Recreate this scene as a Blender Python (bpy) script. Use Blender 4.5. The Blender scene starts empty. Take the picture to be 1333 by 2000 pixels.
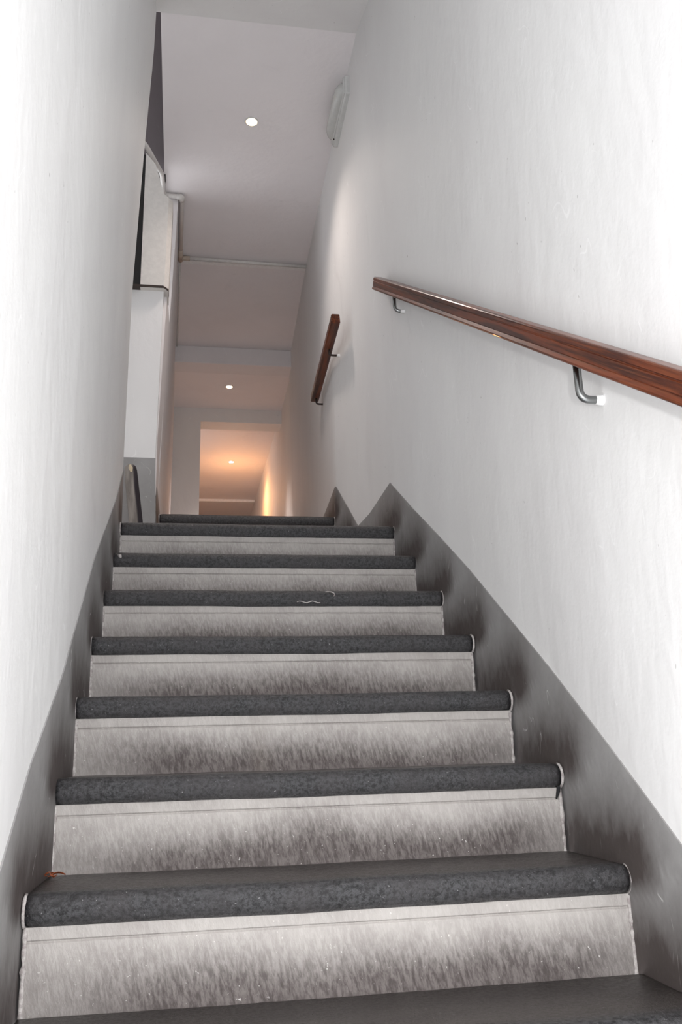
import bpy, bmesh, math, random
from math import sin, cos, pi, exp, hypot
from mathutils import Vector, Matrix, noise
random.seed(7)
S = bpy.context.scene
COL = S.collection

# ---------------------------------------------------------------- camera
cam_d = bpy.data.cameras.new('camera'); cam = bpy.data.objects.new('camera', cam_d); COL.objects.link(cam)
F, YAW, PITCH, ROLL = 1744.49, .173832, .281009, -.030871
CAM = Vector((.27112, -1.72361, .18965))
fw = Vector((sin(YAW)*cos(PITCH), cos(YAW)*cos(PITCH), sin(PITCH)))
rt = Vector((cos(YAW), -sin(YAW), 0)); up = rt.cross(fw)
r2 = rt*cos(ROLL)+up*sin(ROLL); u2 = -rt*sin(ROLL)+up*cos(ROLL)
M = Matrix((r2, u2, -fw)).transposed().to_4x4(); M.translation = CAM
cam.matrix_world = M
cam_d.sensor_fit = 'VERTICAL'; cam_d.sensor_height = 24; cam_d.sensor_width = 16
cam_d.lens = F/2000*24; cam_d.clip_start = .02; cam_d.clip_end = 60
S.camera = cam
# ---------------------------------------------------------------- light
w = bpy.data.worlds.new('world'); S.world = w; w.use_nodes = True
bg = w.node_tree.nodes['Background']; bg.inputs[0].default_value = (.96, .97, 1, 1); bg.inputs[1].default_value = 1.6
S.view_settings.view_transform = 'Standard'; S.view_settings.look = 'None'
S.view_settings.exposure = 0.68; S.view_settings.gamma = 1; S.view_settings.use_curve_mapping = False
fl = bpy.data.lights.new('flash', 'POINT'); fl.energy = 38; fl.color = (1, .985, .97); fl.shadow_soft_size = .03
flo = bpy.data.objects.new('flash', fl); COL.objects.link(flo); flo.location = CAM + r2*.13 + u2*.10 - fw*.05

# ---------------------------------------------------------------- measures
W, RUN, RISE = 1.1142, .28482, .19
FLOOR = RISE*8          # upper corridor floor
LAND = RISE*6           # landing
CEIL = 3.70

def lerp(t, pts):
    if t <= pts[0][0]: return pts[0][1]
    for (a, b), (c, d) in zip(pts, pts[1:]):
        if t <= c: return b+(d-b)*(t-a)/(c-a)
    return pts[-1][1]
RB = [(-3, 1.09), (-.3, 1.108), (0, 1.112), (.3, 1.12), (.85, 1.122), (1.14, 1.113), (1.42, 1.101), (1.71, 1.094), (2.2, 1.098), (2.6, 1.072),
      (2.87, 1.05), (3.4, 1.072), (5, 1.12), (6.65, 1.16), (10, 1.14), (13, 1.12)]
RT = [(-3, 1.09), (0, 1.08), (1.8, 1.04), (3.84, 1.062), (5.2, 1.104), (5.5, 1.108), (5.62, 1.16), (6.65, 1.161), (9.9, 1.118), (13, 1.1)]
def XR(y, z):
    base = LAND*max(0, min(1, y/1.7)) if y < 2.7 else FLOOR
    t = max(0, min(1, (z-base-.25)/(CEIL-base-.25)))
    return lerp(y, RB)*(1-t)+lerp(y, RT)*t + .0025*noise.noise(Vector((0, y*1.7, z*1.7)))
LZ = [(1.40, 0), (2.19, .009), (2.94, .039), (3.42, .064), (3.7, .069), (5, .069)]
LB = [(-3, -.002), (0, -.004), (.28, .003), (.85, .001), (1.42, .005), (1.71, -.001), (2, 0)]
def XL(y, z): return lerp(y, LB)+lerp(z, LZ) + .0015*noise.noise(Vector((5, y*1.7, z*1.7)))

# ---------------------------------------------------------------- mesh helpers
def link(name, bm, mat, parent=None, smooth=False, structure=False, **kw):
    me = bpy.data.meshes.new(name); bmesh.ops.recalc_face_normals(bm, faces=bm.faces); bm.to_mesh(me); bm.free()
    for m in (mat if isinstance(mat, (list, tuple)) else [mat]): me.materials.append(m)
    if smooth:
        for p in me.polygons: p.use_smooth = True
    o = bpy.data.objects.new(name, me); COL.objects.link(o)
    if parent:
        o.parent = parent; o.matrix_parent_inverse = Matrix.Identity(4)
    if structure: o['kind'] = 'structure'
    for k, v in kw.items(): o[k] = v
    return o
def thing(name, label, cat, loc, group=None):
    o = bpy.data.objects.new(name, None); COL.objects.link(o); o.location = loc; o.empty_display_size = .05
    o['label'] = label; o['category'] = cat
    if group: o['group'] = group
    return o
def box(bm, a, b):
    v = [bm.verts.new((x, y, z)) for x in (a[0], b[0]) for y in (a[1], b[1]) for z in (a[2], b[2])]
    for f in ((0, 1, 3, 2), (4, 6, 7, 5), (0, 4, 5, 1), (2, 3, 7, 6), (0, 2, 6, 4), (1, 5, 7, 3)): bm.faces.new([v[i] for i in f])
def boxm(a, b, bev=0, seg=2):
    bm = bmesh.new(); box(bm, a, b)
    if bev: bmesh.ops.bevel(bm, geom=list(bm.edges), offset=bev, segments=seg, affect='EDGES', profile=.5)
    return bm
def slab(front, back):
    """closed solid from two matching grids of points front[i][j], back[i][j]"""
    bm = bmesh.new(); n, m = len(front), len(front[0])
    A = [[bm.verts.new(p) for p in r] for r in front]; B = [[bm.verts.new(p) for p in r] for r in back]
    for i in range(n-1):
        for j in range(m-1):
            bm.faces.new((A[i][j], A[i+1][j], A[i+1][j+1], A[i][j+1])); bm.faces.new((B[i][j], B[i][j+1], B[i+1][j+1], B[i+1][j]))
    for i in range(n-1):
        bm.faces.new((A[i][0], B[i][0], B[i+1][0], A[i+1][0])); bm.faces.new((A[i][-1], A[i+1][-1], B[i+1][-1], B[i][-1]))
    for j in range(m-1):
        bm.faces.new((A[0][j], A[0][j+1], B[0][j+1], B[0][j])); bm.faces.new((A[-1][j], B[-1][j], B[-1][j+1], A[-1][j+1]))
    return bm
def prism(poly, axis, a, b):
    """poly in the two other axes, extruded from a to b along axis 0/1/2"""
    bm = bmesh.new()
    def P(q, t):
        l = list(q); l.insert(axis, t); return l
    A = [bm.verts.new(P(q, a)) for q in poly]; B = [bm.verts.new(P(q, b)) for q in poly]
    bm.faces.new(A); bm.faces.new(B[::-1]); n = len(poly)
    for i in range(n): bm.faces.new((A[i], A[(i+1) % n], B[(i+1) % n], B[i]))
    return bm
def frange(a, b, n): return [a+(b-a)*i/n for i in range(n+1)]
def rounded(path, r, n=7):
    """round the corners of a polyline"""
    P = [Vector(p) for p in path]; out = [P[0]]
    for i in range(1, len(P)-1):
        d1 = (P[i-1]-P[i]); d2 = (P[i+1]-P[i]); rr = min(r, d1.length*.45, d2.length*.45)
        a = P[i]+d1.normalized()*rr; b = P[i]+d2.normalized()*rr
        for k in range(n+1):
            t = k/n; out.append(a*(1-t)**2+P[i]*2*t*(1-t)+b*t*t)
    out.append(P[-1]); return out
def tube(path, rad, seg=14, bm=None):
    bm = bm or bmesh.new(); P = [Vector(p) for p in path]; rings = []
    R = rad if isinstance(rad, (list, tuple)) else [rad]*len(P)
    t0 = (P[1]-P[0]).normalized(); ref = Vector((0, 0, 1)) if abs(t0.z) < .9 else Vector((1, 0, 0))
    nrm = t0.cross(ref).normalized()
    for i, p in enumerate(P):
        t = (P[min(i+1, len(P)-1)]-P[max(i-1, 0)]).normalized()
        nrm = (nrm-t*nrm.dot(t)).normalized(); bn = t.cross(nrm)
        rings.append([bm.verts.new(p+(nrm*cos(2*pi*k/seg)+bn*sin(2*pi*k/seg))*R[i]) for k in range(seg)])
    for a, b in zip(rings, rings[1:]):
        for k in range(seg): bm.faces.new((a[k], a[(k+1) % seg], b[(k+1) % seg], b[k]))
    bm.faces.new(rings[0][::-1]); bm.faces.new(rings[-1]); return bm

# ---------------------------------------------------------------- materials
class NT:
    def __init__(s, name):
        s.m = bpy.data.materials.new(name); s.m.use_nodes = True; s.t = s.m.node_tree
        s.b = s.t.nodes['Principled BSDF']; s.L = s.t.links
    def n(s, typ, **kw):
        x = s.t.nodes.new(typ)
        for k, v in kw.items():
            if k.startswith('i_'):
                key = k[2:]; key = int(key) if key.isdigit() else key.replace('_', ' ')
                if hasattr(v, 'is_output'): s.L.new(v, x.inputs[key])
                else: x.inputs[key].default_value = v
            else: setattr(x, k, v)
        return x
    def coords(s, rnd=False):
        tc = s.n('ShaderNodeTexCoord').outputs['Object']
        if rnd:
            oi = s.n('ShaderNodeObjectInfo').outputs['Location']
            mul = s.n('ShaderNodeVectorMath', operation='SCALE', i_0=oi, i_Scale=37.3).outputs[0]
            return tc, s.n('ShaderNodeVectorMath', operation='ADD', i_0=tc, i_1=mul).outputs[0]
        return tc
    def noise(s, vec, scale, detail=3, rough=.55, stretch=None, dist=0):
        if stretch: vec = s.n('ShaderNodeVectorMath', operation='MULTIPLY', i_0=vec, i_1=stretch).outputs[0]
        return s.n('ShaderNodeTexNoise', i_Vector=vec, i_Scale=scale, i_Detail=detail, i_Roughness=rough, i_Distortion=dist).outputs['Fac']
    def mr(s, v, a, b, c=0., d=1., smooth=True):
        x = s.n('ShaderNodeMapRange', i_Value=v)
        if smooth: x.interpolation_type = 'SMOOTHSTEP'
        for i, q in zip((1, 2, 3, 4), (a, b, c, d)): x.inputs[i].default_value = q
        return x.outputs[0]
    def math(s, op, a, b=0., clamp=False):
        x = s.n('ShaderNodeMath', operation=op); x.use_clamp = clamp
        for i, q in enumerate((a, b)):
            if hasattr(q, 'is_output'): s.L.new(q, x.inputs[i])
            else: x.inputs[i].default_value = q
        return x.outputs[0]
    def mix(s, f, a, b):
        x = s.n('ShaderNodeMix', data_type='RGBA')
        for key, q in ((0, f), (6, a), (7, b)):
            if hasattr(q, 'is_output'): s.L.new(q, x.inputs[key])
            else: x.inputs[key].default_value = (*q, 1) if isinstance(q, tuple) and len(q) == 3 else q
        return x.outputs[2]
    def out(s, col, rough=.6, spec=.4, bump=None, bstr=.3, bdist=.01, metal=0):
        for k, q in (('Base Color', col), ('Roughness', rough), ('Specular IOR Level', spec), ('Metallic', metal)):
            if hasattr(q, 'is_output'): s.L.new(q, s.b.inputs[k])
            else: s.b.inputs[k].default_value = (*q, 1) if isinstance(q, tuple) else q
        if bump is not None:
            bp = s.n('ShaderNodeBump', i_Strength=bstr, i_Distance=bdist, i_Height=bump)
            s.L.new(bp.outputs[0], s.b.inputs['Normal'])
        return s.m

def m_wall(name, col, col2, scratches=True):
    t = NT(name); v = t.coords()
    big = t.noise(v, 1.6, 5, .6, (1, 1, .55)); fine = t.noise(v, 14, 4, .6, (1, 1, .5)); vf = t.noise(v, 90, 2)
    c = t.mix(t.mr(big, .35, .72), col, col2)
    smudge = t.mr(t.noise(v, 3.2, 6, .7, (1, 1.3, .5), .6), .60, .80, 0, .22)
    c = t.mix(smudge, c, (.47, .46, .45))
    if scratches:
        for sc, st, w in ((3.1, (1, 2.6, .9), .0035), (5.3, (1, 1.4, .6), .003)):
            nz = t.noise(v, sc, 1.5, .5, st, .5)
            line = t.math('LESS_THAN', t.math('ABSOLUTE', t.math('SUBTRACT', nz, .5)), w)
            mask = t.mr(t.noise(v, sc*1.7, 2, .5, (1, 1.1, 1.1)), .58, .66)
            c = t.mix(t.math('MULTIPLY', t.math('MULTIPLY', line, mask), .45), c, (.92, .92, .92))
        spk = t.mr(t.noise(v, 55, 2, .6, (1, 1, .6)), .745, .775, 0, .55)
        c = t.mix(spk, c, (.33, .32, .31))
    h = t.math('ADD', t.math('MULTIPLY', big, 1.0), t.math('ADD', t.math('MULTIPLY', fine, .13), t.math('MULTIPLY', vf, .02)))
    return t.out(c, .62, .3, h, .42, .035)
M_WALL = m_wall('painted_plaster', (.80, .80, .795), (.755, .75, .75))
M_WALLR = m_wall('painted_plaster_corridor', (.78, .75, .755), (.73, .70, .705))
M_CEIL = m_wall('ceiling_paint', (.82, .79, .80), (.78, .75, .76), False)
M_DARKWALL = m_wall('grey_mauve_wall', (.17, .15, .155), (.15, .13, .135), False)  # even dark grey-mauve tone for the shaft surfaces

def m_skirt():
    t = NT('grey_skirting_paint'); v = t.coords()
    g = t.n('ShaderNodeAttribute', attribute_name='dark_tone').outputs['Fac']
    big = t.noise(v, 5, 4, .6); fine = t.noise(v, 40, 4, .65, (1, 1, .5))
    c = t.mix(t.mr(big, .3, .7), (.345, .34, .338), (.285, .28, .277))
    gg = t.math('MULTIPLY', g, t.mr(fine, .2, .75, 1.35, 1.0)); gg = t.math('MULTIPLY', gg, t.mr(big, .3, .7, .85, 1.1), True)
    c = t.mix(gg, c, (.070, .058, .055))
    nz = t.noise(v, 9, 1.5, .5, (1, 2.2, .7), .6)
    line = t.math('LESS_THAN', t.math('ABSOLUTE', t.math('SUBTRACT', nz, .5)), .005)
    mask = t.mr(t.noise(v, 11, 2), .60, .66)
    c = t.mix(t.math('MULTIPLY', t.math('MULTIPLY', line, mask), .5), c, (.65, .64, .63))
    spk = t.mr(t.noise(v, 120, 2, .6), .74, .78, 0, .6)
    c = t.mix(spk, c, (.06, .06, .06))
    return t.out(c, .6, .25, t.math('ADD', big, t.math('MULTIPLY', fine, .15)), .35, .02)
M_SKIRT = m_skirt()

def m_riser():
    t = NT('pale_stone_riser'); v, r = t.coords(True)
    x, y, z = (t.n('ShaderNodeSeparateXYZ', i_0=v).outputs[i] for i in range(3))
    r2 = t.n('ShaderNodeVectorRotate', i_Vector=r, i_Angle=.22, rotation_type='Y_AXIS').outputs[0]; tool = t.noise(r2, 90, 4, .7, (1.7, 1, .5), .25)       # chiselled, slightly slanting strokes
    mid = t.noise(r, 9, 4, .6); big = t.noise(r, 2.2, 3, .5)
    c = t.mix(t.mr(mid, .3, .7), (.45, .425, .405), (.37, .345, .33))
    c = t.mix(t.mr(tool, .42, .68, 0, .28), c, (.58, .56, .54))
    edge = t.math('ADD', z, t.math('ADD', t.math('MULTIPLY', t.math('SUBTRACT', tool, .5), .045), t.math('MULTIPLY', t.math('SUBTRACT', big, .5), .12)))
    g = t.mr(edge, .018, .122, .97, 0)
    # cleaner close to the two walls
    side = t.math('MULTIPLY', t.mr(x, -.56, -.30, .45, 1), t.mr(x, .40, .56, 1, .6))
    g = t.math('MULTIPLY', g, side)
    c = t.mix(g, c, t.mix(t.mr(tool, .35, .65), (.070, .058, .056), (.16, .14, .135)))
    st = t.noise(r, 4.5, 3, .5, (1, 1, .15))
    c = t.mix(t.mr(st, .64, .76, 0, .35), c, (.20, .17, .145))
    c = t.mix(t.mr(t.noise(r, 160, 2), .70, .78, 0, .6), c, (.80, .78, .75))
    h = t.math('ADD', tool, t.math('MULTIPLY', mid, .6))
    return t.out(c, .8, .25, h, .4, .006)
def m_tread():
    t = NT('dark_stone_tread'); v, r = t.coords(True)
    x, y, z = (t.n('ShaderNodeSeparateXYZ', i_0=v).outputs[i] for i in range(3))
    gr = t.noise(r, 120, 5, .8); mid = t.noise(r, 12, 4, .6); lg = t.noise(r, 22, 3, .6, (.15, 1, 1))
    nose = t.mix(t.mr(gr, .38, .62), (.006, .006, .007), (.062, .062, .066))
    nose = t.mix(t.mr(mid, .35, .7, 0, .5), nose, (.045, .040, .042))
    top = t.mix(t.mr(lg, .35, .65), (.040, .033, .031), (.058, .050, .046))
    c = t.mix(t.mr(y, .012, .05), nose, top)
    c = t.mix(t.mr(t.noise(r, 210, 2, .6), .70, .76, 0, .7), c, (.42, .42, .42))
    rough = t.mr(gr, .3, .7, .46, .26)
    return t.out(c, rough, .5, t.math('ADD', gr, t.math('MULTIPLY', mid, 1.2)), .8, .004)
M_RISER, M_TREAD = m_riser(), m_tread()
def m_mortar():
    t = NT('pale_mortar'); v, r = t.coords(True); n = t.noise(r, 70, 4, .7)
    c = t.mix(t.mr(n, .35, .65), (.50, .475, .46), (.28, .25, .245))
    return t.out(c, .8, .2, n, .6, .005)
M_MORTAR = m_mortar()
def m_wood():
    t = NT('varnished_wood'); v = t.coords()
    g = t.noise(v, 60, 5, .6, (1, .035, 1), .5); k = t.noise(v, 9, 3, .5, (1, .18, 1), 1.0); f = t.noise(v, 240, 3, .6, (1, .03, 1))
    c = t.mix(t.mr(g, .38, .66), (.035, .008, .005), (.16, .036, .011))
    c = t.mix(t.mr(k, .50, .72, 0, .65), c, (.06, .016, .008))
    c = t.mix(t.mr(f, .45, .7, 0, .25), c, (.30, .10, .035))
    m = t.out(c, .30, .22, g, .08, .003); t.b.inputs['Coat Weight'].default_value = .12; t.b.inputs['Coat Roughness'].default_value = .06
    return m
M_WOOD = m_wood()
def m_plain(name, col, rough, spec=.5, metal=0, bump=None):
    t = NT(name); v = t.coords(); n = t.noise(v, 45, 3)
    c = t.mix(t.mr(n, .3, .7), tuple(q*.92 for q in col), col)
    return t.out(c, rough, spec, n, .1, .002, metal)
M_STEEL = m_plain('brushed_steel', (.30, .31, .31), .30, .5, 1)
M_DSTEEL = m_plain('dark_steel', (.06, .045, .04), .45, .5, .6)
M_PLASTIC = m_plain('white_plastic', (.62, .63, .62), .32)
M_DIFF = m_plain('diffuser_plastic', (.55, .56, .545), .16)
M_PIPE = m_plain('painted_pipe', (.66, .64, .62), .4)
M_PIPE2 = m_plain('rusty_joint', (.48, .40, .33), .5)
M_WHITE = m_plain('white_paint', (.85, .85, .85), .45)
M_PANEL = m_plain('cream_panel_paint', (.70, .675, .645), .5)
M_LEAF = m_plain('dry_leaf', (.22, .055, .018), .6)
M_BLACK = m_plain('dark_hollow', (.015, .015, .017), .9)
def m_post():
    t = NT('weathered_stone'); v = t.coords(); n = t.noise(v, 20, 5, .6, (1, 1, .25)); x = t.n('ShaderNodeSeparateXYZ', i_0=v).outputs[0]
    c = t.mix(t.mr(n, .35, .65), (.17, .15, .135), (.30, .27, .245))
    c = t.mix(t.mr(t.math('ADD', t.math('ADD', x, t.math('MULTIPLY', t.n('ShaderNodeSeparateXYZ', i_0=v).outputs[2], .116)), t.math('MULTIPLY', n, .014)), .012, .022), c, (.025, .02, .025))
    return t.out(c, .6, .3, n, .5, .01)
M_POST = m_post()
def m_emit(name, col, st):
    m = bpy.data.materials.new(name); m.use_nodes = True; b = m.node_tree.nodes['Principled BSDF']
    b.inputs['Base Color'].default_value = (*col, 1); b.inputs['Emission Color'].default_value = (*col, 1); b.inputs['Emission Strength'].default_value = st
    return m
M_BULB = m_emit('lamp_glow', (1, .80, .50), 14)

# ---------------------------------------------------------------- structure
def wall_grid(fx, ys, zf, thick):
    """fx(y,z) inner face; zf(y)->(z0,z1)"""
    fr, bk = [], []
    for y in ys:
        z0, z1 = zf(y); zs = frange(z0, z1, 24)
        fr.append([(fx(y, z), y, z) for z in zs]); bk.append([(fx(y, z)+thick, y, z) for z in zs])
    return slab(fr, bk)
ys = frange(-2.2, 5.5, 154)+frange(5.56, 5.68, 3)+frange(5.8, 13, 36)
def zr(y): return (-1.6 if y < .5 else (0.3 if y < 2 else 1.1), CEIL+.02)
def zrr(y):
    return (lerp(y, [(-2.2, -2.0), (0, -.6), (1.7, .9), (3, 1.2), (13, 1.2)]), lerp(y, [(-2.2, 2.6), (-.9, 2.97), (.3, 3.30), (1.2, 3.54), (1.79, CEIL+.0), (13, CEIL+.0)]))
link('wall_right', wall_grid(XR, ys, zrr, .12), M_WALL, smooth=False, structure=True)
def zl(y): return (lerp(y, [(-2.2, -2.0), (0, -.6), (1.8, .9)]), lerp(y, [(-2.2, 2.6), (-.9, 2.98), (.3, 3.305), (1.2, 3.54), (1.8, 3.70)]))
link('wall_left', wall_grid(XL, frange(-2.2, 1.78, 90), zl, -.13), M_WALL, structure=True)
# corridor side of the left wall beyond the pier: narrow at the bottom, leaning out at the top
UB = [(2.8, .088), (4, .088), (6.65, .08)]; UT = [(2.8, .145), (3.2, .160), (3.9, .150), (5.2, .120), (6.65, .09)]
def XU(y, z):
    t = max(0, min(1, (z-1.9)/1.7)); return lerp(y, UB)*(1-t)+lerp(y, UT)*t
def zu(y): return (1.0, lerp(y, [(2.8, 2.79), (3.0, 2.79)]) if y < 2.9 else CEIL)
link('wall_upper_left', slab([[(XU(y, z), y, z) for z in frange(1.0, 2.80 if y < 3.22 else CEIL, 12)] for y in [2.86, 2.95, 3.2]+frange(3.24, 6.66, 20)],
     [[(XU(y, z)-.1, y, z) for z in frange(1.0, 2.80 if y < 3.22 else CEIL, 12)] for y in [2.86, 2.95, 3.2]+frange(3.24, 6.66, 20)]), M_WALLR, structure=True)
# pier: its white front face
bm = bmesh.new()
zs = frange(1.0, 2.785, 14)
def pxr(z): return lerp(z, [(1.0, .094), (1.5, .090), (1.8, .083), (2.79, .102)])
link('wall_pier', slab([[(-.62, 2.80, z) for z in zs], [(-.2, 2.80, z) for z in zs], [(pxr(z), 2.80, z) for z in zs]],
                       [[(-.62, 2.94, z) for z in zs], [(-.2, 2.94, z) for z in zs], [(pxr(z)-.002, 2.94, z) for z in zs]]), M_WALL, structure=True)
# boxed-in panel above the pier, chamfered corner at its right, sloping top
def pxp(z): return lerp(z, [(2.77, .103), (3.40, .118)])
fr = []
pl = [(-.024, 2.765), (-.005, 2.765), (.02, 2.765), (.075, 2.765), (.104, 2.765), (.128, 2.80), (.126, 2.95)]
def ptop(x): return lerp(x, [(-.03, 3.655), (-.01, 3.63), (.042, 3.53), (.064, 3.40), (.085,3.36), (.128, 3.355)])
fr = [[(x+(z-2.77)*.022*(1 if x > 0 else .3), y, z) for z in frange(2.775, ptop(x), 8)] for x, y in pl]
bk = [[(min(x, .10)+(z-2.77)*.022*(1 if x > 0 else .3), 2.96, z) for z in frange(2.775, ptop(x), 8)] for x, y in pl]
link('trim_1', slab(fr, bk), M_PANEL, structure=True)
# thin dark strip along the underside of the panel
link('trim_2', prism([(-.25, 2.758), (.100, 2.758), (.129, 2.795), (.129, 2.86), (-.25, 2.86)], 2, 2.776, 2.788), M_DSTEEL, structure=True)
# dark shaft behind the panel gap and over it
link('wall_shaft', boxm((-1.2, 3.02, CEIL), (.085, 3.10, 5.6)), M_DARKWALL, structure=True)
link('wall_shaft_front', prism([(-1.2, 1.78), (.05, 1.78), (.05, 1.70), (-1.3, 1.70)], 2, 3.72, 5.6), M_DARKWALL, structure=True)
link('wall_landing_side', boxm((-1.3, 1.70, 1.0), (-.14, 1.80, 3.70)), M_WALL, structure=True)
link('wall_landing_end', boxm((-1.3, 1.82, 1.0), (-1.2, 2.94, CEIL+.0)), M_WALL, structure=True)
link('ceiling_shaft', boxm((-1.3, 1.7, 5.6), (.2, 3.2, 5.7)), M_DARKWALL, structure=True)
link('gap_shade_board', boxm((-1.19, 2.80, 2.80), (-.01, 2.81, 3.66)), m_plain('unlit_gap_black', (.012, .011, .011), .7), structure=True)  # near-black board, puts the shade of the unlit gap into colour
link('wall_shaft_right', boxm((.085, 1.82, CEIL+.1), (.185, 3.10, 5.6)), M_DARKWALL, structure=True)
# ceilings: slab 1 with its left edge, beam, slab 2, lintel wall, far slab
def ceil_slab(name, pts, z, t=.1, mat=M_CEIL): link(name, prism(pts, 2, z, z+t), mat, structure=True)
ceil_slab('ceiling', [(.088, 1.80), (1.2, 1.80), (1.25, 6.7), (-.9, 6.7), (-.9, 3.03), (.078, 3.03)], CEIL)
# stair soffit coming down towards the viewer
link('ceiling_soffit', slab([[(x, 1.80, CEIL-.001), (x, 1.2, 3.545), (x, .7, 3.42), (x, .3, 3.31), (x, -.9, 2.99)] for x in (.03, .5, 1.12)],
                            [[(x, 1.82, CEIL+.1), (x, 1.2, 3.645), (x, .7, 3.52), (x, .3, 3.41), (x, -.9, 3.09)] for x in (.03, .5, 1.12)]), M_WALL, structure=True)
link('trim_4', boxm((.02, 5.30, 3.545), (1.112, 5.50, CEIL), .004), M_WALLR, structure=True)
bm = prism([(.0, .9), (.0, CEIL), (1.25, CEIL), (1.25, 3.556), (.355, 3.556), (.350, 2.6), (.348, .9)], 1, 6.65, 6.86)
link('wall_cross', bm, M_WALL, structure=True)
ceil_slab('ceiling_far', [(-.8, 6.7), (1.25, 6.7), (1.25, 13), (-.8, 13)], CEIL)
link('trim_5', boxm((-.8, 9.74, 3.665), (1.115, 9.80, CEIL), .003), M_WHITE, structure=True)
link('wall_back', boxm((-.9, 12.9, 1.2), (1.3, 13.05, CEIL+.1)), M_WALLR, structure=True)
link('wall_far_left', boxm((-.9, 6.86, 1.2), (-.8, 12.9, CEIL+.1)), M_WALLR, structure=True)
M_FLOOR = m_plain('corridor_floor_stone', (.55, .52, .50), .5)
link('floor', boxm((-.9, 3.21, FLOOR-.12), (1.30, 13, FLOOR)), M_FLOOR, structure=True)
link('floor_landing', boxm((-1.2, 2.02, LAND-.12), (1.2, 3.3, LAND-.002)), M_FLOOR, structure=True)
# plain batten beside the crossing pipe
link('trim_6', boxm((.172, 3.945, CEIL-.016), (1.066, 3.985, CEIL), .002), M_WHITE, structure=True)

# ---------------------------------------------------------------- painted skirting on the walls
noses = [(RUN*k, RISE*k) for k in range(-2, 7)]+[(2.62, RISE*7), (2.90, RISE*8)]
def dark_tone(y, z):  # darker tone around treads and noses, fading with distance
    g = 0
    for i, (a, b) in enumerate(noses):
        e = noses[i+1][0]+.02 if i+1 < len(noses) else a+.5
        f = a-.035
        dy = max(f-y, 0, y-e); dz = z-b
        if dz < -.06: continue
        d = hypot(dy*1.15, max(dz, 0))
        base = exp(-(d/.125)**2)
        d2 = hypot((y-a)*.8, dz-.005); base = max(base, 1.0*exp(-(d2/.115)**2))
        if dz < 0: base *= exp(-(dz/.05)**2) if y > f-.1 else 0
        g = max(g, base)
    return min(1, g)
def skirt(name, fx, off, lo, hi, y0, y1, n, thick=.003):
    bm = bmesh.new(); m = 30; A = []; G = []
    for y in frange(y0, y1, n):
        a, b = lo(y), hi(y); row = []
        for j in range(m+1):
            z = a+(b-a)*j/m; row.append((fx(y, z)+off, y, z))
        A.append(row)
    B = [[(x-off*1.3, y, z) for x, y, z in r] for r in A]
    bm = slab(A, B); o = link(name, bm, M_SKIRT, structure=True)
    at = o.data.attributes.new('dark_tone', 'FLOAT', 'POINT')
    for i, v in enumerate(o.data.vertices): at.data[i].value = dark_tone(v.co.y, v.co.z)
    return o
RS = [(-.6, -.235), (-.211, .057), (.008, .212), (.228, .358), (.925, .813), (1.747, 1.339), (2.42, 1.334), (2.85, 1.676), (13, 1.676)]
RS2 = [(-2, -1.2)]+RS
def rlow(y): return lerp(y, [(-2, -1.7), (-.4, -.62), (0, -.34), (1.71, .84), (2.0, 1.05), (2.6, 1.05), (2.9, 1.3), (13, 1.4)])
skirt('baseboard_right', XR, -.003, rlow, lambda y: lerp(y, RS2), -1.0, 1.747, 240)
skirt('baseboard_right', XR, -.003, rlow, lambda y: lerp(y, RS2), 1.747, 3.6, 140)
skirt('baseboard_right', XR, -.003, rlow, lambda y: lerp(y, RS2), 3.6, 12.9, 60)
LS = [(-2, -1.2), (-.6, -.20), (-.227, .053), (-.012, .209), (.311, .415), (.812, .77), (1.599, 1.249), (1.79, 1.38)]
skirt('baseboard_left', XL, .003, rlow, lambda y: lerp(y, LS), -1.0, 1.783, 250)
# pier skirting, front and corridor side
def pf(z): return pxr(z)
o = link('baseboard_pier', slab([[(x if x < 0 else pxr(z)+.001, 2.797, z) for z in frange(1.1, 1.792, 20)] for x in (-.62, -.1, .05)],
        [[(x if x < 0 else pxr(z)+.001, 2.803, z) for z in frange(1.1, 1.792, 20)] for x in (-.62, -.1, .05)]), M_SKIRT, structure=True)
at = o.data.attributes.new('dark_tone', 'FLOAT', 'POINT')
for i, v in enumerate(o.data.vertices): at.data[i].value = .55*exp(-((v.co.z-1.1)/.28)**2)  # skirting tone darker towards the base
skirt('baseboard_upper_left', lambda y, z: (pxr(z) if y < 2.945 else XU(y, z)), .004, lambda y: 1.3, lambda y: lerp(y, [(2.80, 1.50), (2.90, 1.675), (7, 1.675)]), 2.80, 6.6, 60)

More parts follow.
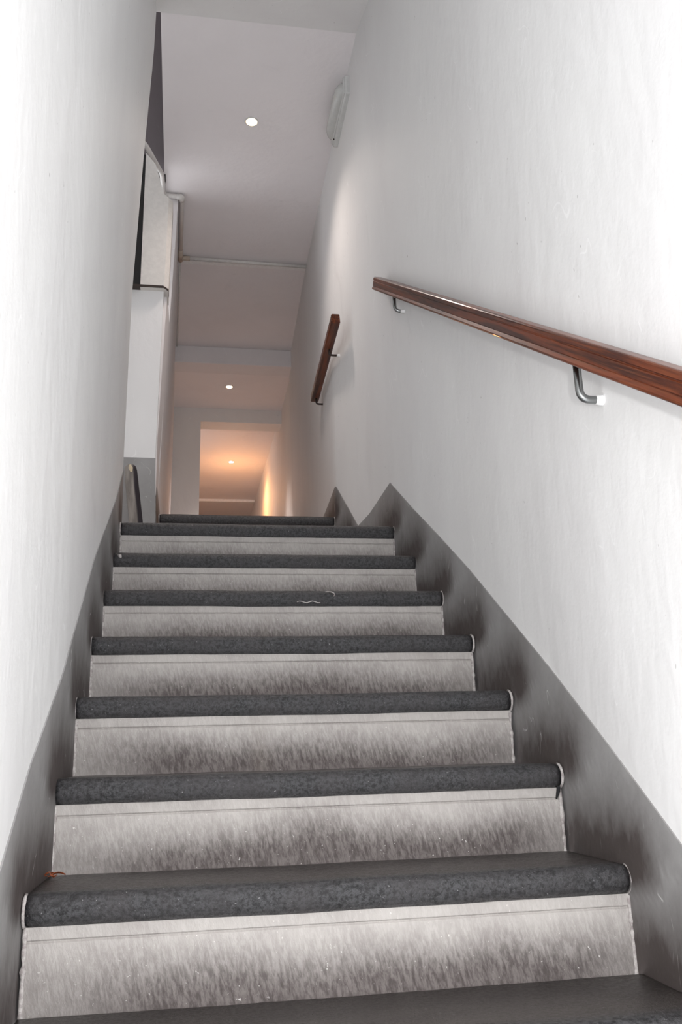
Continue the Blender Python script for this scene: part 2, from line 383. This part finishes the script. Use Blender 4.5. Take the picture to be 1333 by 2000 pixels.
# ---------------------------------------------------------------- steps
def nose_profile(r, back, sl=.004):
    """closed loop (y,z): full round nose, y=0 at the front, top at z=0"""
    pts = [(back, sl), (r*2.6, .0005), (r*1.3, 0)]
    for k in range(0, 13):
        a = pi/2+pi*k/12; pts.append((r+r*cos(a)*1.0, -r+r*sin(a)))
    pts += [(r*1.5, -2*r), (back, -2*r)]
    return pts
def step(k, y0, z0, label, run=RUN, x0=.0, x1=W, rise=RISE, chipped=False, name='stair_step', wear=.0015):
    root = thing(name, label, 'step', ((x0+x1)/2, y0, z0-rise), 'stone steps climbing between the walls')
    cx = (x0+x1)/2; a, b = x0-cx, x1-cx; R = .0275; n = 90; back = run-.012
    A = []
    for i in range(n+1):
        x = a+.005+(b-a-.010)*i/n
        e = min(x-a, b-x)-.005; q = 0 if e > .025 else .007*(1-e/.025)**2.2
        wob = noise.noise(Vector((x*7, k*3.1, 0)))*.0012+noise.noise(Vector((x*30, k*5.1, 2)))*.0005
        rr = R+noise.noise(Vector((x*4, k*9.7, 5)))*.0010-q*.35
        dip = -wear*exp(-((x)/.25)**2)+wob
        A.append([(x, yy-.016+q, zz+dip+rise - q*.25) for yy, zz in nose_profile(rr, back)])
    bm = bmesh.new(); V = [[bm.verts.new(p) for p in r] for r in A]; m = len(V[0])
    for i in range(n):
        for j in range(m): bm.faces.new((V[i][j], V[i+1][j], V[i+1][(j+1) % m], V[i][(j+1) % m]))
    bm.faces.new(V[0][::-1]); bm.faces.new(V[-1])
    t = link('tread', bm, M_TREAD, root, smooth=True); t.location = (0, 0, 0)
    # object coordinates: z from the base of the riser, y from the nose
    top = rise-2*R+.002
    prof = [(.06, top), (.002, top), (.0015, top-.004), (.002, top-.020), (.0035, top-.0215), (.0065, top-.0225), (.0065, top-.0245), (.004, top-.0265), (.0035, top-.06), (.004, .02), (.0045, -.012), (.06, -.012)]
    A = []
    for i in range(n+1):
        x = a+.006+(b-a-.012)*i/n; w1 = noise.noise(Vector((x*5, k*2.3, 9)))*.0010
        A.append([(x, yy+w1, zz + (noise.noise(Vector((x*40, k, 1)))*.0008 if 3 < j < 8 else 0)) for j, (yy, zz) in enumerate(prof)])
    bm = bmesh.new(); V = [[bm.verts.new(p) for p in r] for r in A]; m = len(V[0])
    for i in range(n):
        for j in range(m): bm.faces.new((V[i][j], V[i+1][j], V[i+1][(j+1) % m], V[i][(j+1) % m]))
    bm.faces.new(V[0][::-1]); bm.faces.new(V[-1])
    link('riser', bm, M_RISER, root)
    # mortar beads where stone meets the walls: follow the nose, then down the riser
    for s in (-1, 1):
        path = []
        xe = a if s < 0 else b
        rad = []
        for q in range(9):
            an = pi/2+pi*q/8*1.02; path.append((xe-s*.003, R-.016+(R-.001)*cos(an), rise-R+(R-.001)*sin(an))); rad.append(.0030+.0010*noise.noise(Vector((q*1.3, k*3.3, s))))
        for q in range(14):
            z = (rise-2*R-.004)*(1-q/13)-.004*(q/13); path.append((xe-s*.006, .002, z)); rad.append(.0042+.0035*noise.noise(Vector((q*1.1, k*1.7, s*4))))
        link('mortar_joint', tube(path, rad, 8), M_MORTAR, root, smooth=True)
    if chipped:
        pts = [(.165+.012*cos(t_)*1.6+.0, -.0165+.004*abs(sin(t_)), rise-.018+.010*sin(t_)) for t_ in frange(-.6, 2.2, 12)]
        pts2 = [(.06+i*.0085, -.0125, rise-.042+.003*sin(i*1.3)) for i in range(10)]
        link('paint_scrape', tube(pts, .0022, 6), M_MORTAR, root, smooth=True, label='pale curl of paint on the nosing')
        link('paint_scrape', tube(pts2, .0018, 6), M_MORTAR, root, smooth=True, label='pale paint line under the nosing')
    if k == 1:
        link('notch', tube([(b-.016, -.0165, rise-2*R+.004), (b-.013, -.006, rise-2*R-.006), (b-.016, .0015, rise-2*R-.022)], [.004, .0045, .002], 8), M_BLACK, root, smooth=True, label='dark notch under the right end of the nosing')
    if k == 5:
        link('chip', tube([(a+.022, -.010, rise-.012), (a+.030, -.014, rise-.017), (a+.034, -.013, rise-.024)], [.003, .007, .003], 8), M_MORTAR, root, smooth=True, label='pale chip at the left end of the nosing')
    return root
names = {-1: 'lowest stone step, its dark tread cut off by the bottom of the photo',
         0: 'widest full stone step, first above the bottom, with the dry leaf on it',
         1: 'stone step third from the bottom, with a dark notch at its right end',
         2: 'stone step fourth from the bottom, dark rounded nosing over a pale soiled riser',
         3: 'stone step fifth from the bottom, directly below the step with a pale paint curl',
         4: 'stone step sixth from the bottom, with a pale curl of paint on its nosing',
         5: 'stone step just below the landing step, pale chip at left end of nosing',
         6: 'top stone step of the long flight, forming the landing edge before the pier'}
for k in range(-1, 7):
    step(k, RUN*k, RISE*k, names[k], chipped=(k == 4), run=(.36 if k == 6 else RUN), x1=(W if k < 5 else (1.104 if k == 5 else 1.096)))
link('floor_hidden_step', boxm((.10, 2.62, LAND-.12), (1.07, 2.90, RISE*7)), M_FLOOR, structure=True)
step(8, 2.905, RISE*8, 'narrow uppermost stone step at the corridor floor, right of the pier', x0=.104, x1=1.05, run=.30)

# ---------------------------------------------------------------- handrails
def rail_profile(w, h, r=.007):
    pts = []
    for cx, cy, a0 in ((w/2-r, h/2-r, 0), (-w/2+r, h/2-r, pi/2), (-w/2+r*.6, -h/2+r*.6, pi), (w/2-r*.6, -h/2+r*.6, 3*pi/2)):
        for q in range(5): a = a0+pi/2*q/4; pts.append((cx+r*cos(a), cy+r*sin(a)))
        if a0 == pi/2: pts += [(-w/2, h*.23), (-w/2+.0022, h*.20), (-w/2+.0022, h*.17), (-w/2, h*.14), (-w/2, -h*.22), (-w/2+.0016, -h*.25), (-w/2+.0016, -h*.27)]
    # shallow groove along both sides
    return pts
def rail_mesh(p0, p1, w, h, n=40):
    d = p1-p0; t = d.normalized(); side = Vector((1, 0, 0)); side = (side-t*side.dot(t)).normalized(); upv = side.cross(t)
    if upv.z < 0: upv = -upv
    bm = bmesh.new(); V = []
    for i in range(n+1):
        c = p0+d*i/n
        V.append([bm.verts.new(c+side*a+upv*b) for a, b in rail_profile(w, h)])
    m = len(V[0])
    for i in range(n):
        for j in range(m): bm.faces.new((V[i][j], V[i+1][j], V[i+1][(j+1) % m], V[i][(j+1) % m]))
    bm.faces.new(V[0][::-1]); bm.faces.new(V[-1]); return bm
def bracket(root, top, wall, rad=.0075, mat=None, collar=True):
    """steel hook: down from the rail's underside, then bending into the wall"""
    o = root.location; T = Vector(top); Wl = Vector(wall)
    path = rounded([T, Vector((T.x, T.y, Wl.z)), Wl+Vector((.03, 0, 0))], .022, 8)
    b = link('bracket', tube([p-o for p in path], rad, 14), mat or M_STEEL, root, smooth=True)
    if collar:
        st = Wl+Vector((-.016, 0, 0)); link('paint_collar', tube([st-o, Wl+Vector((.01, 0, 0))-o], [rad*1.12, rad*1.5], 12), M_WHITE, b, smooth=True, label='white wall paint smeared on the bracket end')
    pl_ = [T-o+Vector((0, 0, -.001)), T-o+Vector((0, 0, .004))]
    link('mounting_plate', tube(pl_, rad*1.7, 14), mat or M_STEEL, b, smooth=True)
XRAIL = 1.040
p0 = Vector((XRAIL, -1.0, 0.441)); p1 = Vector((XRAIL, 1.580, 2.177))
root = thing('handrail', 'long reddish-brown wooden handrail sloping up the right wall beside the stairs', 'handrail', tuple(p0))
rl = link('rail', rail_mesh(Vector((0, 0, 0)), Vector((0, (p1-p0).length, 0)), .040, .051, 60), M_WOOD, root)
rl.rotation_euler = (math.atan2(p1.z-p0.z, p1.y-p0.y), 0, 0)
bracket(root, (1.050, 1.345, 2.000), (XR(1.345, 1.92), 1.345, 1.917), .0068)
bracket(root, (1.056, -.135, 1.00), (XR(-.135, .91), -.135, .905), .0085)
q0 = Vector((.990, 2.36, 2.425)); q1 = Vector((1.022, 3.38, 2.425))
root = thing('handrail', 'short dark wooden handrail on the wall of the upper landing', 'handrail', tuple(q0))
link('rail', rail_mesh(Vector((0, 0, 0)), q1-q0, .044, .05), M_WOOD, root)
bracket(root, (1.003, 2.66, 2.402), (XR(2.66, 2.36), 2.66, 2.365), .006, M_DSTEEL, True)
bracket(root, (1.025, 3.33, 2.402), (XR(3.33, 2.36), 3.33, 2.362), .006, M_DSTEEL, False)

# ---------------------------------------------------------------- emergency light
ex = XR(2.25, 3.6)
root = thing('emergency_light', 'oblong white plastic emergency light high on the right wall', 'light fixture', (ex-.006, 2.245, 3.60))
link('backplate', boxm((-.020, -.215, -.055), (.020, .215, .058), .010, 3), M_PLASTIC, root, smooth=False)
bm = bmesh.new(); n = 30; rings = []
for i in range(n+1):
    t = -1+2*i/n; yy = t*.198; s = (1-abs(t)**7)**.5 if abs(t) < 1 else 0.02
    s = max(s, .02); ring = []
    for q in range(17):
        a = pi/2+pi*q/16; ring.append(bm.verts.new((-.018+cos(a)*.048*s, yy, sin(a)*.043*(.35+.65*s))))
    rings.append(ring)
for a, b in zip(rings, rings[1:]):
    for q in range(16): bm.faces.new((a[q], a[q+1], b[q+1], b[q]))
    bm.faces.new((a[16], a[0], b[0], b[16]))
bm.faces.new(rings[0][::-1]); bm.faces.new(rings[-1])
link('diffuser', bm, M_DIFF, root, smooth=True)
link('rim', boxm((-.028, -.205, -.048), (-.018, .205, .050), .004), M_PLASTIC, root)
link('indicator_lamp', tube([(-.022, .15, -.049), (-.022, .15, -.053)], .004, 10), M_DSTEEL, root)

# ---------------------------------------------------------------- downlights
def downlight(loc, label, energy, rad=.030, angle=2.6, col=(1, .72, .42), glow=0):
    root = thing('downlight', label, 'ceiling light', loc, None)
    bm = bmesh.new(); seg = 28; prev = None
    for r, z in ((rad*1.28, 0), (rad*1.28, -.003), (rad*1.18, -.006), (rad*1.0, -.005), (rad*.96, 0)):
        ring = [bm.verts.new((r*cos(2*pi*k/seg), r*sin(2*pi*k/seg), z)) for k in range(seg)]
        if prev:
            for k in range(seg): bm.faces.new((prev[k], prev[(k+1) % seg], ring[(k+1) % seg], ring[k]))
        prev = ring
    link('trim_ring', bm, M_PIPE, root, smooth=True)
    bm = bmesh.new(); prev = None
    for q in range(6):
        a = pi/2*q/5; r = rad*.97*cos(a); z = -.002-.008*sin(a)
        if q == 5:
            c = bm.verts.new((0, 0, z))
            for k in range(seg): bm.faces.new((prev[k], prev[(k+1) % seg], c))
        else:
            ring = [bm.verts.new((r*cos(2*pi*k/seg), r*sin(2*pi*k/seg), z)) for k in range(seg)]
            if prev:
                for k in range(seg): bm.faces.new((prev[k], prev[(k+1) % seg], ring[(k+1) % seg], ring[k]))
            prev = ring
    link('bulb', bm, M_BULB, root, smooth=True)
    l = bpy.data.lights.new('downlight_beam', 'SPOT'); l.energy = energy; l.color = col; l.spot_size = angle; l.spot_blend = 1.0; l.shadow_soft_size = .09
    lo = bpy.data.objects.new('downlight_beam', l); COL.objects.link(lo); lo.parent = root; lo.location = (0, 0, -.02)
    if glow:      # light the protruding bulb throws sideways along the ceiling
        l = bpy.data.lights.new('bulb_glow', 'POINT'); l.energy = glow; l.color = col; l.shadow_soft_size = .03
        lo = bpy.data.objects.new('bulb_glow', l); COL.objects.link(lo); lo.parent = root; lo.location = (0, 0, -.42)
downlight((.571, 2.492, CEIL), 'glowing recessed downlight nearest the stairs, between the stair soffit and the pipe', 34, col=(1, .86, .78), angle=2.1)
downlight((.611, 6.107, CEIL), 'small recessed downlight between the ceiling beam and the doorway wall', 125, col=(1, .86, .80), angle=1.15)
downlight((.732, 8.243, CEIL), 'small recessed downlight in the orange-lit space beyond the doorway', 62, col=(1, .44, .16), glow=4.2)

# ---------------------------------------------------------------- pipes
zp = CEIL-.020
root = thing('water_pipe', 'painted pipe running over the left panel and across the ceiling', 'pipe', (.069, 2.99, zp))
o = Vector((.069, 2.99, zp))
path = rounded([(-.16, 2.55, 3.70), (-.02, 2.715, 3.66), (.066, 2.985, 3.672), (.066, 3.20, zp), (.183, 3.205, zp), (.170, 3.90, zp)], .03, 6)
link('pipe_run', tube([Vector(p)-o for p in path], .0145, 14), M_PIPE, root, smooth=True)
link('pipe_run', tube([Vector((.170, 3.905, zp))-o, Vector((1.062, 3.918, zp))-o], .0125, 14), M_PIPE, root, smooth=True)
link('elbow', tube([p-o for p in rounded([(.066, 3.165, zp), (.066, 3.203, zp), (.100, 3.2035, zp)], .02, 6)], .0185, 14), M_PIPE, root, smooth=True)
link('elbow', tube([p-o for p in rounded([(.150, 3.2045, zp), (.183, 3.205, zp), (.182, 3.24, zp)], .02, 6)], .0185, 14), M_PIPE, root, smooth=True)
link('tee_joint', tube([Vector((.1715, 3.80, zp))-o, Vector((.1695, 3.94, zp))-o], .0175, 14), M_PIPE2, root, smooth=True, label='rust-stained pipe joint')
link('tee_joint', tube([Vector((.17, 3.905, zp))-o, Vector((.235, 3.906, zp))-o], .0165, 14), M_PIPE2, root, smooth=True)
root = thing('ceiling_cable', 'thin painted cable along the ceiling corner behind the pipe', 'cable', (.165, 3.96, CEIL-.008))
link('cable_run', tube([(0, 0, 0), (-.012, .6, 0), (-.028, 1.2, 0), (-.032, 1.33, -.004)], .0065, 8), M_PIPE, root, smooth=True)

# ---------------------------------------------------------------- leaning stone piece beside the pier
root = thing('stone_post', 'short weathered round stone post leaning beside the white pier', 'post', (.037, 2.52, LAND))
prof = [(0, .033), (.05, .034), (.15, .0335), (.30, .032), (.44, .0315), (.485, .031), (.505, .027), (.515, .016)]
def lean(z): return Vector((-.060*z/.515+.002*sin(z*9), .01*z, z))
link('shaft', tube([lean(z) for z, r in prof], [r for z, r in prof], 24), M_POST, root, smooth=True)
link('cap_chip', tube([lean(.47)+Vector((.004, -.030, 0)), lean(.49)+Vector((.002, -.030, .0)), lean(.505)+Vector((0, -.020, .002))], [.005, .011, .006], 10), m_plain('cream_chip', (.62, .52, .36), .6), root, smooth=True, label='cream coloured chipped spot near its top')

# ---------------------------------------------------------------- dry leaf
root = thing('dry_leaf', 'tiny orange-brown dry leaf at the left end of the widest step', 'leaf', (.014, .200, .004))
bm = bmesh.new()
for j, (ang, ln) in enumerate(((0.15, .030), (1.1, .016), (2.7, .022), (-.6, .018))):
    n = 7; L_, R_, C_ = [], [], []
    for i in range(n+1):
        t = i/n; wd = .0045*sin(pi*min(1, t*1.02)); p = Vector((cos(ang), sin(ang), 0))*ln*t; sd = Vector((-sin(ang), cos(ang), 0))
        zc = .004+.005*sin(t*3+j)+.002*j*.6
        C_.append(bm.verts.new(p+Vector((0, 0, zc)))); L_.append(bm.verts.new(p+sd*wd+Vector((0, 0, zc+.003)))); R_.append(bm.verts.new(p-sd*wd+Vector((0, 0, zc+.0025))))
    for i in range(n):
        bm.faces.new((C_[i], C_[i+1], L_[i+1], L_[i])); bm.faces.new((C_[i], R_[i], R_[i+1], C_[i+1]))
link('blade', bm, M_LEAF, root)
link('stalk', tube([(0, 0, .004), (-.006, .003, .006), (-.012, .004, .004)], .0008, 6), M_LEAF, root)
